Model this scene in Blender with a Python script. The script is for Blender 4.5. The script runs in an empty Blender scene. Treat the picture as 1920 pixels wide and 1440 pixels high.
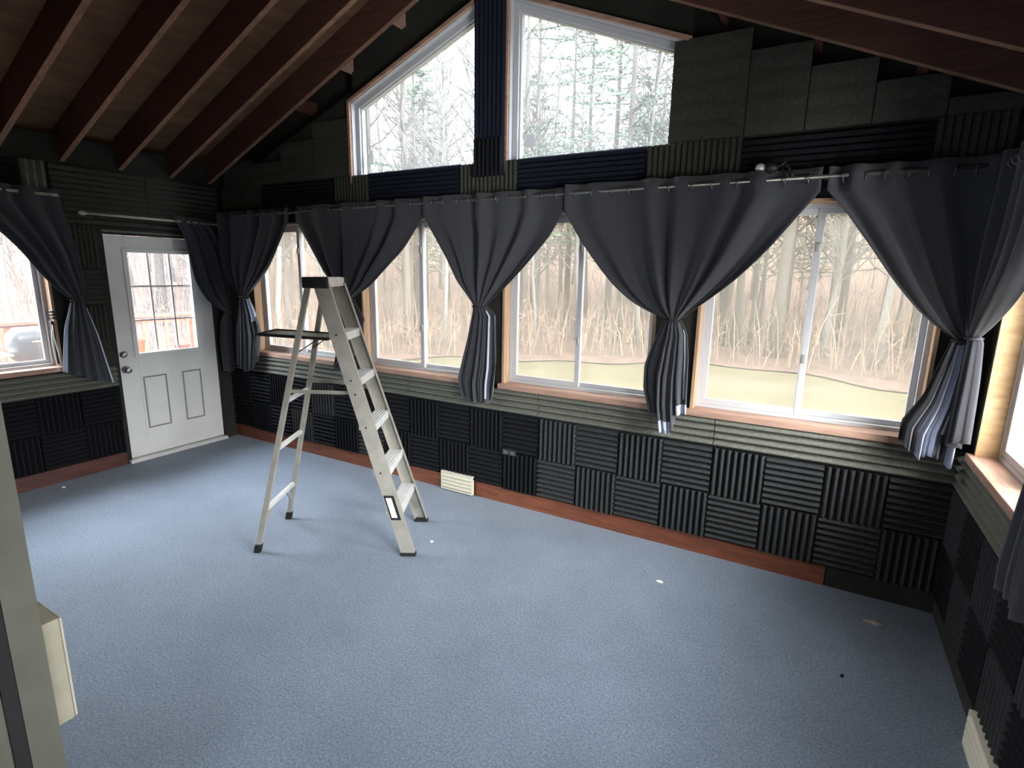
import bpy, math, random
from mathutils import Vector, Matrix
R = math.radians
S = bpy.context.scene
COL = S.collection
XL, XR = -4.589, 1.53          # left (door) wall and right wall planes; the gable wall is y = 0
YF = -3.002                    # room side of the front wall behind the doorway

# ------------------------------------------------------------------ materials
def mat(name, col, rough=.7, metal=0., var=.0, scale=20., bump=0., bscale=None, stretch=(1, 1, 1), col2=None, spec=.5, sheen=0., detail=4):
    m = bpy.data.materials.new(name); m.use_nodes = True
    nt = m.node_tree; b = nt.nodes['Principled BSDF']
    b.inputs['Base Color'].default_value = (*col, 1); b.inputs['Roughness'].default_value = rough
    b.inputs['Metallic'].default_value = metal; b.inputs['Specular IOR Level'].default_value = spec
    if sheen:
        b.inputs['Sheen Weight'].default_value = sheen; b.inputs['Sheen Roughness'].default_value = .6
    if var or bump or col2:
        tc = nt.nodes.new('ShaderNodeTexCoord'); mp = nt.nodes.new('ShaderNodeMapping'); mp.inputs['Scale'].default_value = stretch
        nt.links.new(tc.outputs['Object'], mp.inputs['Vector'])
        n = nt.nodes.new('ShaderNodeTexNoise'); n.inputs['Scale'].default_value = scale; n.inputs['Detail'].default_value = detail
        nt.links.new(mp.outputs['Vector'], n.inputs['Vector'])
        r = nt.nodes.new('ShaderNodeValToRGB'); r.color_ramp.elements[0].position = .3; r.color_ramp.elements[1].position = .7
        c2 = col2 or tuple(min(1, c * (1 + var)) for c in col); c1 = col if col2 else tuple(c * (1 - var) for c in col)
        r.color_ramp.elements[0].color = (*c1, 1); r.color_ramp.elements[1].color = (*c2, 1)
        nt.links.new(n.outputs['Fac'], r.inputs['Fac']); nt.links.new(r.outputs['Color'], b.inputs['Base Color'])
        if bump:
            bn = nt.nodes.new('ShaderNodeTexNoise'); bn.inputs['Scale'].default_value = bscale or scale; bn.inputs['Detail'].default_value = 3
            nt.links.new(mp.outputs['Vector'], bn.inputs['Vector'])
            bp = nt.nodes.new('ShaderNodeBump'); bp.inputs['Strength'].default_value = bump; bp.inputs['Distance'].default_value = .01
            nt.links.new(bn.outputs['Fac'], bp.inputs['Height']); nt.links.new(bp.outputs['Normal'], b.inputs['Normal'])
    return m

def carpet_mat():
    m = bpy.data.materials.new('blue_grey_carpet'); m.use_nodes = True
    nt = m.node_tree; b = nt.nodes['Principled BSDF']; L = nt.links.new
    b.inputs['Roughness'].default_value = .9; b.inputs['Specular IOR Level'].default_value = .25
    b.inputs['Sheen Weight'].default_value = .25; b.inputs['Sheen Roughness'].default_value = .5
    tc = nt.nodes.new('ShaderNodeTexCoord')
    def noise(sc, det=3):
        n = nt.nodes.new('ShaderNodeTexNoise'); n.inputs['Scale'].default_value = sc; n.inputs['Detail'].default_value = det; n.inputs['Roughness'].default_value = .75
        L(tc.outputs['Object'], n.inputs['Vector']); return n
    def ramp(n, p0, c0, p1, c1):
        r = nt.nodes.new('ShaderNodeValToRGB'); r.color_ramp.elements[0].position = p0; r.color_ramp.elements[1].position = p1
        r.color_ramp.elements[0].color = (*c0, 1); r.color_ramp.elements[1].color = (*c1, 1)
        L(n.outputs['Fac'], r.inputs['Fac']); return r
    def mix(kind, f, a, c):
        x = nt.nodes.new('ShaderNodeMix'); x.data_type = 'RGBA'; x.blend_type = kind; x.inputs['Factor'].default_value = f
        L(a.outputs[0], x.inputs['A']); L(c.outputs[0], x.inputs['B'])
        class W: outputs = [x.outputs['Result']]
        return W
    base = ramp(noise(95, 8), .36, CARPET1, .64, CARPET2)
    speck = ramp(noise(170, 3), .62, (0, 0, 0), .70, (.26, .28, .31))
    wear = ramp(noise(1.3, 4), .3, (.82, .82, .83), .7, (1.06, 1.06, 1.06))
    c = mix('MULTIPLY', 1, mix('ADD', 1, base, speck), wear)
    L(c.outputs[0], b.inputs['Base Color'])
    bp = nt.nodes.new('ShaderNodeBump'); bp.inputs['Strength'].default_value = .5; bp.inputs['Distance'].default_value = .006
    L(noise(200, 2).outputs['Fac'], bp.inputs['Height']); L(bp.outputs['Normal'], b.inputs['Normal'])
    return m

def pane_mat(name, veil, tint, veilcol):
    # window glass with a film of dust and insect screen: mostly see-through, partly scattering the daylight
    m = bpy.data.materials.new(name); m.use_nodes = True
    nt = m.node_tree; nt.nodes.clear(); L = nt.links.new
    o = nt.nodes.new('ShaderNodeOutputMaterial'); t = nt.nodes.new('ShaderNodeBsdfTransparent'); t.inputs['Color'].default_value = (*tint, 1)
    tr = nt.nodes.new('ShaderNodeBsdfTranslucent'); tr.inputs['Color'].default_value = (*veilcol, 1)
    gl = nt.nodes.new('ShaderNodeBsdfGlossy'); gl.inputs['Roughness'].default_value = .05
    a = nt.nodes.new('ShaderNodeMixShader'); a.inputs['Fac'].default_value = veil
    b = nt.nodes.new('ShaderNodeMixShader'); b.inputs['Fac'].default_value = .03
    L(t.outputs[0], a.inputs[1]); L(tr.outputs[0], a.inputs[2]); L(a.outputs[0], b.inputs[1]); L(gl.outputs[0], b.inputs[2]); L(b.outputs[0], o.inputs['Surface'])
    return m

CARPET1, CARPET2 = (.098, .135, .20), (.255, .32, .415)
M = dict(
    carpet=carpet_mat(),
    wall=mat('dark_olive_wall_paint', (.022, .022, .018), .9, var=.25, scale=6),
    foam_olive=mat('olive_grey_foam', (.058, .059, .049), .95, var=.2, scale=60, bump=.3, bscale=300, spec=.15),
    foam_char=mat('charcoal_foam', (.045, .047, .050), .95, var=.2, scale=60, bump=.3, bscale=300, spec=.15),
    foam_black=mat('black_foam', (.012, .013, .016), .95, var=.2, scale=60, bump=.3, bscale=300, spec=.15),
    foam_navy=mat('navy_foam', (.014, .018, .032), .95, var=.2, scale=60, bump=.3, bscale=300, spec=.15),
    rafter=mat('red_brown_rafter_wood', (.095, .035, .023), .75, var=.3, scale=5, stretch=(1, 12, 12), bump=.2),
    rafter_edge=mat('pale_rafter_edge', (.25, .14, .09), .75, var=.3, scale=6, stretch=(1, 8, 8)),
    sheath=mat('brown_roof_sheathing', (.14, .076, .040), .85, var=.35, scale=3, stretch=(3, 1, 3), bump=.2),
    wood=mat('bare_pink_pine', (.40, .245, .185), .7, var=.25, scale=4, stretch=(1, 10, 10)),
    woodv=mat('bare_orange_pine', (.40, .26, .165), .7, var=.25, scale=4, stretch=(10, 10, 1)),
    ply=mat('pale_plywood', (.54, .37, .20), .6, scale=3, stretch=(2.5, 2.5, 9), col2=(.38, .225, .10), detail=6),
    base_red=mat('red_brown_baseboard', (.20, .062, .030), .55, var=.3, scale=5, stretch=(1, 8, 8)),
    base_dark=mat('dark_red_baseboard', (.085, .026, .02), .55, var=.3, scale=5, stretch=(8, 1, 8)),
    vinyl=mat('white_vinyl', (.56, .57, .60), .4),
    door=mat('off_white_door_paint', (.80, .80, .78), .5, var=.04, scale=5),
    door_groove=mat('grey_door_groove', (.26, .26, .25), .6),
    olive_paint=mat('olive_trim_paint', (.13, .13, .105), .6, var=.12, scale=8),
    cream=mat('tan_trim_paint', (.40, .37, .29), .6, var=.12, scale=9),
    pale_edge=mat('pale_block_edge', (.52, .49, .40), .6),  # block edge, paler than the block itself
    alu=mat('brushed_aluminium', (.80, .80, .80), .45, .25, var=.08, scale=12),
    alu_dull=mat('dull_aluminium', (.46, .435, .385), .45, .35, var=.12, scale=14),
    steel=mat('brushed_steel', (.55, .55, .53), .35, 1.),
    black=mat('black_plastic', (.012, .012, .013), .5),
    blackrub=mat('black_rubber', (.015, .015, .015), .8),
    white=mat('white_paper', (.85, .85, .83), .7),
    greylab=mat('grey_label_paper', (.30, .31, .33), .6, var=.35, scale=60, stretch=(.1, .1, 1)),
    curtain=mat('charcoal_blue_curtain', (.048, .049, .060), .8, var=.15, scale=160, bump=.15, bscale=400, sheen=.2, spec=.25),
    painted_light=mat('curtain_painted_light', (.50, .54, .67), .8, var=.1, scale=160, sheen=.3),  # window light painted pale blue grey on the curtain tails
    tie=mat('dark_tie_cord', (.03, .03, .036), .9),
    rod=mat('brushed_curtain_rod', (.22, .22, .21), .4, .8),
    ivory=mat('ivory_metal', (.74, .71, .58), .45),
    grass=mat('pale_winter_lawn', (.046, .040, .013), .95, scale=1.3, col2=(.064, .051, .018), bump=.5, bscale=30),
    litter=mat('brown_leaf_litter', (.030, .016, .011), .95, scale=2.5, col2=(.115, .062, .044), detail=8, bump=.8, bscale=12),
    bark=mat('grey_brown_bark', (.06, .052, .044), .95, var=.3, scale=8, stretch=(4, 4, 1)),
    bark2=mat('pale_grey_bark', (.10, .097, .09), .95, var=.3, scale=8, stretch=(4, 4, 1)),
    twig=mat('red_brown_twig', (.10, .075, .062), .95),
    dry_stem=mat('tan_dry_stem', (.24, .165, .115), .95),
    needle=mat('dull_green_needles', (.06, .10, .065), .9, var=.3, scale=2),
    deckwood=mat('reddish_deck_wood', (.22, .07, .04), .7, var=.2, scale=4),
    balwood=mat('orange_baluster_wood', (.24, .105, .055), .7, var=.2, scale=4),
    grill=mat('blue_grey_grill_enamel', (.07, .08, .095), .3),
    orange=mat('orange_plastic_pot', (.38, .08, .02), .5),
    sticker=pane_mat('thin_sticker_paper', .85, (.5, .5, .5), (.62, .63, .65)),
    foam_strip=mat('window_lit_olive_foam', (.16, .165, .14), .95, var=.2, scale=60, bump=.3, bscale=300, spec=.15),  # olive grey foam made lighter for the window light on the sill strips
    pane=pane_mat('hazy_window_glass', .16, (.92, .91, .89), (.80, .77, .71)),
    pane_clear=pane_mat('clear_window_glass', .015, (.95, .97, .99), (.9, .92, 1)),
    pane_gable=pane_mat('gable_window_glass', .10, (.95, .97, .99), (.9, .93, 1)),
    pane_mid=pane_mat('lightly_hazed_glass', .025, (.95, .95, .95), (.9, .9, .9)),
)

# ------------------------------------------------------------------ mesh helpers
class MB:
    def __init__(s): s.v = []; s.f = []; s.mi = []; s.cur = 0
    def add(s, vs, fs):
        k = len(s.v); s.v += [tuple(p) for p in vs]
        for f in fs: s.f.append(tuple(i + k for i in f)); s.mi.append(s.cur)
        return s
    def box(s, x0, x1, y0, y1, z0, z1):
        x0, x1 = sorted((x0, x1)); y0, y1 = sorted((y0, y1)); z0, z1 = sorted((z0, z1))
        return s.add([(x, y, z) for z in (z0, z1) for y in (y0, y1) for x in (x0, x1)],
                     [(0, 2, 3, 1), (4, 5, 7, 6), (0, 1, 5, 4), (2, 6, 7, 3), (0, 4, 6, 2), (1, 3, 7, 5)])
    def prism(s, poly, f0, f1):
        # poly: list of 2D points; f0/f1 map a 2D point to the near/far 3D point
        n = len(poly)
        return s.add([f0(*p) for p in poly] + [f1(*p) for p in poly],
                     [tuple(range(n - 1, -1, -1)), tuple(range(n, 2 * n))] + [(i, (i + 1) % n, n + (i + 1) % n, n + i) for i in range(n)])
    def hexa(s, lo, hi):
        return s.add(list(lo) + list(hi), [(3, 2, 1, 0), (4, 5, 6, 7), (0, 1, 5, 4), (1, 2, 6, 5), (2, 3, 7, 6), (3, 0, 4, 7)])
    def bar(s, p, q, a, b):
        # bar from p to q with half-size vectors a and b
        p, q, a, b = map(Vector, (p, q, a, b))
        c = [(-1, -1), (1, -1), (1, 1), (-1, 1)]
        return s.hexa([p + a * i + b * j for i, j in c], [q + a * i + b * j for i, j in c])
    def tube(s, pts, rad, n=8, cap=True, closed=False):
        pts = [Vector(p) for p in pts]; rad = rad if isinstance(rad, (list, tuple)) else [rad] * len(pts)
        k = len(s.v); N = len(pts); up = None
        for i, p in enumerate(pts):
            if closed: t = pts[(i + 1) % N] - pts[i - 1]
            else: t = pts[min(i + 1, N - 1)] - pts[max(i - 1, 0)]
            t.normalize()
            if up is None: up = Vector((0, 0, 1)) if abs(t.z) < .9 else Vector((1, 0, 0))
            a = t.cross(up).normalized(); b = a.cross(t).normalized(); up = b
            for j in range(n):
                th = 2 * math.pi * j / n
                s.v.append(tuple(p + (a * math.cos(th) + b * math.sin(th)) * rad[i]))
        for i in range(N if closed else N - 1):
            for j in range(n):
                i2 = (i + 1) % N
                s.f.append((k + i * n + j, k + i * n + (j + 1) % n, k + i2 * n + (j + 1) % n, k + i2 * n + j)); s.mi.append(s.cur)
        if cap and not closed:
            s.f.append(tuple(k + j for j in range(n - 1, -1, -1))); s.mi.append(s.cur)
            s.f.append(tuple(k + (N - 1) * n + j for j in range(n))); s.mi.append(s.cur)
        return s
    def lathe(s, c, prof, axis='z', n=20):
        # prof: (radius, height) pairs round an axis through c
        k = len(s.v)
        for r, h in prof:
            for j in range(n):
                t = 2 * math.pi * j / n; a, b = r * math.cos(t), r * math.sin(t)
                d = {'z': (a, b, h), 'x': (h, a, b), 'y': (b, h, a)}[axis]
                s.v.append((c[0] + d[0], c[1] + d[1], c[2] + d[2]))
        for i in range(len(prof) - 1):
            for j in range(n):
                s.f.append((k + i * n + j, k + i * n + (j + 1) % n, k + (i + 1) * n + (j + 1) % n, k + (i + 1) * n + j)); s.mi.append(s.cur)
        s.f.append(tuple(k + j for j in range(n - 1, -1, -1))); s.mi.append(s.cur)
        s.f.append(tuple(k + (len(prof) - 1) * n + j for j in range(n))); s.mi.append(s.cur)
        return s
    def mesh(s, name, mats, smooth=False, off=(0, 0, 0)):
        me = bpy.data.meshes.new(name)
        me.from_pydata([(p[0] - off[0], p[1] - off[1], p[2] - off[2]) for p in s.v], [], s.f)
        for m in (mats if isinstance(mats, (list, tuple)) else [mats]): me.materials.append(m)
        if any(s.mi): me.polygons.foreach_set('material_index', s.mi)
        if smooth: me.polygons.foreach_set('use_smooth', [True] * len(me.polygons))
        me.update(); return me
    def build(s, name, mats, parent=None, smooth=False, bevel=0., loc=None):
        # vertices are given in the parent's frame (world when there is no parent)
        o = bpy.data.objects.new(name, None if False else s.mesh(name, mats, smooth, loc or (0, 0, 0)))
        COL.objects.link(o)
        if loc: o.location = loc
        if parent: o.parent = parent
        if bevel:
            b = o.modifiers.new('bevel', 'BEVEL'); b.width = bevel; b.segments = 2; b.limit_method = 'ANGLE'; b.angle_limit = R(40)
        return o

def tag(o, label=None, cat=None, group=None, kind=None):
    if label: o['label'] = label
    if cat: o['category'] = cat
    if group: o['group'] = group
    if kind: o['kind'] = kind
    return o
def empty(name, loc=(0, 0, 0), rz=0.):
    e = bpy.data.objects.new(name, None); COL.objects.link(e); e.location = loc; e.rotation_euler = (0, 0, rz); e.empty_display_size = .1
    return e
def struct(o, label=None, cat=None): return tag(o, label, cat, kind='structure')
def instance(src, name, loc, rz, sc=(1, 1, 1)):
    c = src.copy(); COL.objects.link(c); c.name = name; c.location = loc; c.rotation_euler = (0, 0, rz); c.scale = sc
    return c
def copy_tree(o, parent=None):
    c = o.copy(); COL.objects.link(c)
    if parent: c.parent = parent
    for ch in o.children: copy_tree(ch, c)
    return c
ORD = ['first', 'second', 'third', 'fourth', 'fifth', 'sixth', 'seventh', 'eighth', 'ninth', 'tenth', 'eleventh', 'twelfth', 'thirteenth',
       'fourteenth', 'fifteenth', 'sixteenth', 'seventeenth', 'eighteenth', 'nineteenth', 'twentieth']

# ------------------------------------------------------------------ room shell
def zl(x): return 2.59 + (x - XL) * .405       # underside of the left rafters
def zr(x): return 2.565 + (XR - x) * .434      # underside of the right rafters
XRIDGE = -1.40
T = .15                                        # wall thickness

fl = MB(); fl.box(XL - T, XR + T, -6.6, T, -.05, 0); struct(fl.build('floor', M['carpet']))

WIN = [(-4.135, -2.955), (-2.665, -1.49), (-1.245, -.115), (.14, 1.325)]     # openings in the long window wall
Z0, Z1 = .945, 2.20
GZ = 2.485                                     # sill of the gable windows
GL = [(-2.72, GZ), (-1.40, GZ), (-1.40, 3.625), (-2.72, 3.115)]
GR = [(-1.235, GZ), (-.03, GZ), (-.03, 3.10), (-1.235, 3.585)]
w = MB()
fy0 = lambda x, z: (x, 0, z)
fy1 = lambda x, z: (x, T, z)
w.box(XL - T, XR + T, 0, T, -.3, Z0)
xs = [XL - T] + [v for p in WIN for v in p] + [XR + T]
for i in range(0, len(xs), 2): w.box(xs[i], xs[i + 1], 0, T, Z0, Z1)
w.box(XL - T, XR + T, 0, T, Z1, GZ)
# gable infill: full height at the back, set back from the rafters in a dark recess near the roof line
def gz(x): return (2.59 + (x - XL) * .405 if x < XRIDGE else 2.565 + (XR - x) * .434)
def gable(x0, x1, cut0, cut1, y0, y1):
    w.prism([(x0, GZ), (x1, GZ), (x1, gz(x1) - cut1), (x0, gz(x0) - cut0)], lambda x, z: (x, y0, z), lambda x, z: (x, y1, z))
gable(XL - T, -2.72, -.2, -.2, .14, T + .03)
gable(-.03, XR + T, -.2, -.2, .14, T + .03)
gable(XL, -2.72, .07, .16, 0, .14)
gable(-.03, XR, .16, .07, 0, .14)
w.prism([(-2.72, 3.115), (-1.40, 3.625), (-1.40, 4.09), (-2.72, 3.56)], lambda x, z: (x, .03, z), fy1)
w.prism([(-1.235, 3.585), (-.03, 3.10), (-.03, 3.43), (-1.235, 3.96)], lambda x, z: (x, .03, z), fy1)
w.box(-1.40, -1.235, .0, T, GZ, 4.0)
struct(w.build('wall_back', M['wall']))

DY0, DY1, DZ1 = -1.085, -.165, 2.055           # door opening
LW = (-2.75, -1.49, .95, 2.16)                 # window in the door wall: y0, y1, z0, z1
w = MB()
def lw(y0, y1, z0, z1): w.box(XL - T, XL, y0, y1, z0, z1)
lw(-6.6, LW[0], -.3, 2.782); lw(LW[0], LW[1], -.3, LW[2]); lw(LW[0], LW[1], LW[3], 2.782); lw(LW[1], DY0, -.3, 2.782)
lw(DY0, DY1, DZ1, 2.782); lw(DY0, DY1, -.3, -.0); lw(DY1, 0, -.3, 2.782); lw(0, .14, GZ, 2.782)
struct(w.build('wall_left', M['wall']))
RWS = [(-1.15, -.20), (-2.75, -1.62)]
w = MB()
def rw(y0, y1, z0, z1): w.box(XR, XR + T, y0, y1, z0, z1)
rw(-6.6, 0, -.3, .945); rw(-6.6, 0, 2.2, 2.754); rw(-.20, 0, .945, 2.2); rw(0, .14, GZ, 2.754); rw(-1.62, -1.15, .945, 2.2); rw(-6.6, -2.75, .945, 2.2)
struct(w.build('wall_right', M['wall']))
# front wall: only the part left of the doorway and the header above it
w = MB(); w.box(XL, -.75, -3.063, YF, 0, 2.32); w.box(XL, XR, -3.063, YF, 2.32, 2.62)
w.prism([(XL, 2.62), (XR, 2.62), (XRIDGE, 3.86)], lambda x, z: (x, -3.063, z), lambda x, z: (x, YF, z))
struct(w.build('wall_front', M['olive_paint']))
g = MB(); g.box(-1.1, -.752, -3.092, -3.064, 0, 2.3); struct(g.build('trim_2', M['blackrub']))
g = MB(); g.box(-1.1, -.75, -3.2, -3.093, 0, 2.3); struct(g.build('trim_3', M['olive_paint'], bevel=.004))

# roof: sheathing, rafters, ridge
c = MB()
RD = .235                                       # rafter depth
dz = RD / math.cos(math.atan(.405))
for y0, y1 in ((-6.6, .32),):
    c.prism([(XL - .5, zl(XL - .5) + dz), (XRIDGE, zl(XRIDGE) + dz), (XRIDGE, zl(XRIDGE) + dz + .03), (XL - .5, zl(XL - .5) + dz + .03)],
            lambda x, z: (x, y0, z), lambda x, z: (x, y1, z))
    c.prism([(XRIDGE, zr(XRIDGE) + dz), (XR + .5, zr(XR + .5) + dz), (XR + .5, zr(XR + .5) + dz + .03), (XRIDGE, zr(XRIDGE) + dz + .03 + .06)],
            lambda x, z: (x, y0, z), lambda x, z: (x, y1, z))
struct(c.build('ceiling', M['sheath']))
g = MB(); g.box(XRIDGE - .02, XRIDGE + .02, -6.6, .1, zr(XRIDGE) - .02, zl(XRIDGE) + .19); struct(g.build('trim_4', M['rafter']))
def rafter(y, side, k):
    a, b = (XL + .001, XRIDGE - .021) if side == 'left' else (XRIDGE + .021, XR - .001)
    zf = zl if side == 'left' else zr
    m = MB(); t = .019
    m.prism([(a, zf(a) + .003), (b, zf(b) + .003), (b, zf(b) + dz), (a, zf(a) + dz)], lambda x, z: (x, y - t, z), lambda x, z: (x, y + t, z))
    o = m.build('rafter', M['rafter'])
    e = MB(); e.prism([(a, zf(a)), (b, zf(b)), (b, zf(b) + .004), (a, zf(a) + .004)], lambda x, z: (x, y - t, z), lambda x, z: (x, y + t, z))
    e.build('lower_edge', M['rafter_edge'], o)['label'] = 'paler bottom edge of the rafter'  # bottom edge coloured paler than the rafter sides
    tag(o, f'red brown roof rafter on the {side} slope, {ORD[k]} from the gable windows', 'rafter', f'rafters of the {side} roof slope')
for k, y in enumerate((-.09, -.455, -.875, -1.29, -1.70, -2.11, -2.52, -2.93)): rafter(y, 'left', k)
for k, y in enumerate((-.10, -.52, -.94, -1.35, -1.76, -2.17, -2.58, -2.95)): rafter(y, 'right', k)
for k, (x, side) in enumerate([(-2.17, 'left'), (-2.72, 'left'), (-3.28, 'left'), (-.32, 'right'), (.14, 'right'), (.62, 'right'), (1.08, 'right')]):
    zf = zl if side == 'left' else zr
    m = MB(); z = zf(x); s = .405 if side == 'left' else -.434
    m.prism([(x - .02, z - .02 * s), (x + .02, z + .02 * s), (x + .02, z + .09), (x - .02, z + .09)], lambda a, b: (a, -.071, b), lambda a, b: (a, .14, b))
    o = m.build('rafter_block', M['wood'] if k < 2 else M['rafter'])
    tag(o, f'short wooden block between {side} outer rafter and gable wall, {ORD[k if k < 3 else k - 3]} below the ridge', 'wood block', 'blocks between rafter and gable wall')

# ------------------------------------------------------------------ acoustic foam
def ridged(wd, ht, pitch, depth, base, vertical):
    """foam sheet: back on y=0, ridges towards -y, x and z from 0"""
    m = MB(); L, A = (wd, ht) if vertical else (ht, wd)
    n = max(1, round(L / pitch)); p = L / n
    prof = [(0, 0)]
    for i in range(n):
        prof += [(i * p, -base), (i * p + p * .42, -base - depth), (i * p + p * .62, -base - depth)]
    prof += [(L, -base), (L, 0)]
    k = len(prof)
    if vertical: f = lambda u, y, e: (u, y, e * A)
    else: f = lambda u, y, e: (e * A, y, u)
    m.add([f(u, y, 0) for u, y in prof] + [f(u, y, 1) for u, y in prof],
          [(i, (i + 1) % k, k + (i + 1) % k, k + i) for i in range(k)])
    # end strips
    m.f += [tuple(range(k)), tuple(range(2 * k - 1, k - 1, -1))]; m.mi += [0, 0]
    return m
_cache = {}
def foam(name, wall, a, z, wd, ht, vertical, color, pitch=.038, depth=.034, base=.012, label=None, group=None, y=0.):
    key = (round(wd, 3), round(ht, 3), vertical, color, pitch, depth, base)
    if key not in _cache: _cache[key] = ridged(wd, ht, pitch, depth, base, vertical).mesh(name, M['foam_' + color])
    o = bpy.data.objects.new(name, _cache[key]); COL.objects.link(o)
    if wall == 'back': o.location = (a, y - .001, z)
    elif wall == 'left': o.location = (XL + .001, a, z); o.rotation_euler = (0, 0, R(90))
    elif wall == 'right': o.location = (XR - .001, a + wd, z); o.rotation_euler = (0, 0, R(-90))
    elif wall == 'front': o.location = (a + wd, YF, z); o.rotation_euler = (0, 0, R(180))
    tag(o, label, 'foam tile' if 'tile' in name else 'foam panel', group)
    return o
CN = dict(olive='olive grey', char='charcoal', black='black', navy='navy black')
K = .305; g_ = .004
# long window wall: two checkerboard rows, columns counted from the right hand corner
for k in range(-15, 5):
    for row in (0, 1):
        vert = (k + row) % 2 != 0
        color = 'char' if k >= -3 or (k, row) in ((-11, 0), (-12, 1), (-9, 1)) else 'black'
        foam('foam_tile', 'back', k * K + g_ / 2, (.43 if row == 0 else .125) + g_ / 2, K - g_, K - g_, vert, color,
             label=f'{CN[color]} foam tile, {"upright" if vert else "level"} ridges, {"upper" if row == 0 else "lower"} row below windows, {ORD[4 - k]} from right',
             group='foam tiles under the long window wall')
for k in range(6):
    for row in (0, 1):
        vert = (k + row) % 2 != 0
        foam('foam_tile', 'left', -1.11 - (k + 1) * K + g_ / 2, (.43 if row == 0 else .125) + g_ / 2, K - g_, K - g_, vert, 'black',
             label=f'black foam tile on the door wall, {"upper" if row == 0 else "lower"} row, {ORD[k]} left of the door',
             group='foam tiles left of the door')
for k in range(9):
    for row in (0, 1):
        ch = (k + row) % 2 == 0
        foam('foam_tile', 'right', -.06 - (k + 1) * K + g_ / 2, (.43 if row == 0 else .125) + g_ / 2, K - g_, K - g_, ch, 'char' if ch else 'black',
             label=f'{"charcoal" if ch else "black"} foam tile on the right wall, {"upper" if row == 0 else "lower"} row, {ORD[k]} from the far corner',
             group='foam tiles on the right wall')
# level ridged strips right below the window sills
for i in range(5):
    x = XL + .01 + i * 1.2215
    foam('foam_strip', 'back', x, .742, 1.216, .178, False, 'strip', pitch=.045, depth=.032, base=.02,
         label=f'long olive grey ridged foam strip below the window sills, {ORD[4 - i]} length from the right corner', group='foam strips below the long row of windows')
for i in range(2):
    foam('foam_strip', 'left', -1.115 - (i + 1) * .94, .735, .936, .178, False, 'strip', pitch=.045, depth=.032, base=.02,
         label=f'ridged foam strip below the window left of the door, {"next to the door" if i == 0 else "farther from the door"}', group='foam strips on the door wall')
for i in range(3):
    foam('foam_strip', 'right', -.06 - (i + 1) * .98, .742, .976, .178, False, 'strip', pitch=.045, depth=.032, base=.02,
         label=f'ridged foam strip below the right wall window, {ORD[i]} length from the far corner', group='foam strips on the right wall')
# band between curtain rod and gable windows
for (x0, x1, z0, z1, c, lab) in [
        (-3.886, -2.93, 2.37, 2.535, 'black', 'left of the gable windows'), (-2.53, -1.63, 2.325, 2.556, 'navy', 'below the left gable window'),
        (-1.137, -.245, 2.33, 2.552, 'navy', 'below the right gable window'), (.307, 1.17, 2.33, 2.535, 'black', 'right of the gable windows')]:
    foam('acoustic_foam', 'back', x0, z0, x1 - x0, z1 - z0, False, c, pitch=.034, depth=.02, base=.015,
         label=f'long {CN[c]} foam panel above the curtain rod, {lab}', group='dark foam panels above the curtain rod')
for (x0, x1, lab) in [(-4.5, -3.89, 'in the far left corner'), (-2.925, -2.535, 'left of the left gable window sill'), (-1.625, -1.142, 'under the post between the gable windows'),
                      (-.24, .302, 'below the right end of the gable window'), (1.175, 1.48, 'in the right corner')]:
    foam('acoustic_foam', 'back', x0, 2.335, x1 - x0, .212, True, 'olive', pitch=.034, depth=.02, base=.015,
         label=f'upright ridged grey foam above the curtain rod, {lab}', group='grey foam panels above the curtain rod')
for i, (x0, x1, z1) in enumerate([(-4.45, -4.02, 2.782), (-4.015, -3.6, 2.74), (-3.595, -3.17, 2.88), (-3.165, -2.74, 3.0)]):
    foam('acoustic_foam', 'back', x0, 2.552, x1 - x0, z1 - 2.552, False, 'olive', pitch=.11, depth=.004, base=.018,
         label=f'level ridged foam panel on the gable left of the window, {ORD[3 - i]} from the window', group='foam panels on the left half of the gable')
for i, (x0, x1, z1) in enumerate([(-.115, .30, 3.10), (.305, .60, 2.985), (.605, .90, 2.86), (.905, 1.20, 2.745), (1.205, 1.48, 2.63)]):
    foam('acoustic_foam', 'back', x0, 2.552, x1 - x0, z1 - 2.552, False, 'olive', pitch=.11, depth=.004, base=.018,
         label=f'level ridged foam panel on the gable right of the window, {ORD[i]} from the window', group='foam panels on the right half of the gable')
# post between the gable windows, wrapped in foam
g = MB(); g.box(-1.475, -1.245, -.03, -.001, 2.54, 3.86); struct(g.build('trim_1', M['wall']))
foam('acoustic_foam', 'back', -1.482, 2.70, .244, 1.15, True, 'navy', pitch=.035, depth=.009, base=.015, y=-.031,
     label='tall navy black ridged foam panel on the post between the gable windows', group='foam on the gable post')
foam('acoustic_foam', 'back', -1.482, 2.45, .244, .245, True, 'black', pitch=.035, depth=.024, base=.02, y=-.031,
     label='short black foam panel at the foot of the gable post', group='foam on the gable post')
# door wall
for (a0, a1, z0, z1, v, lab) in [
        (-1.395, -.70, 2.12, 2.57, False, 'above the left half of the white door'), (-.695, -.04, 2.12, 2.57, False, 'above the right half of the white door'),
        (-1.40, -1.13, 1.76, 2.11, True, 'beside the top left corner of the door'), (-1.40, -1.13, 1.46, 1.755, False, 'left of the door glass'),
        (-1.40, -1.13, 1.16, 1.455, True, 'left of the door, behind the tied curtain'), (-1.40, -1.13, .92, 1.155, False, 'left of the door knob')]:
    foam('acoustic_foam', 'left', a0, z0, a1 - a0, z1 - z0, v, 'olive', pitch=.034 if v else .045, depth=.018, base=.012,
         label=f'olive grey {"upright" if v else "level"} ridged foam panel {lab}', group='foam panels round the door')
foam('foam_block', 'left', -1.58, 2.36, .15, .20, True, 'strip', pitch=.05, depth=.03, base=.05,
     label='thick foam block above the left end of the door wall curtain', group='foam panels round the door')
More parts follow.
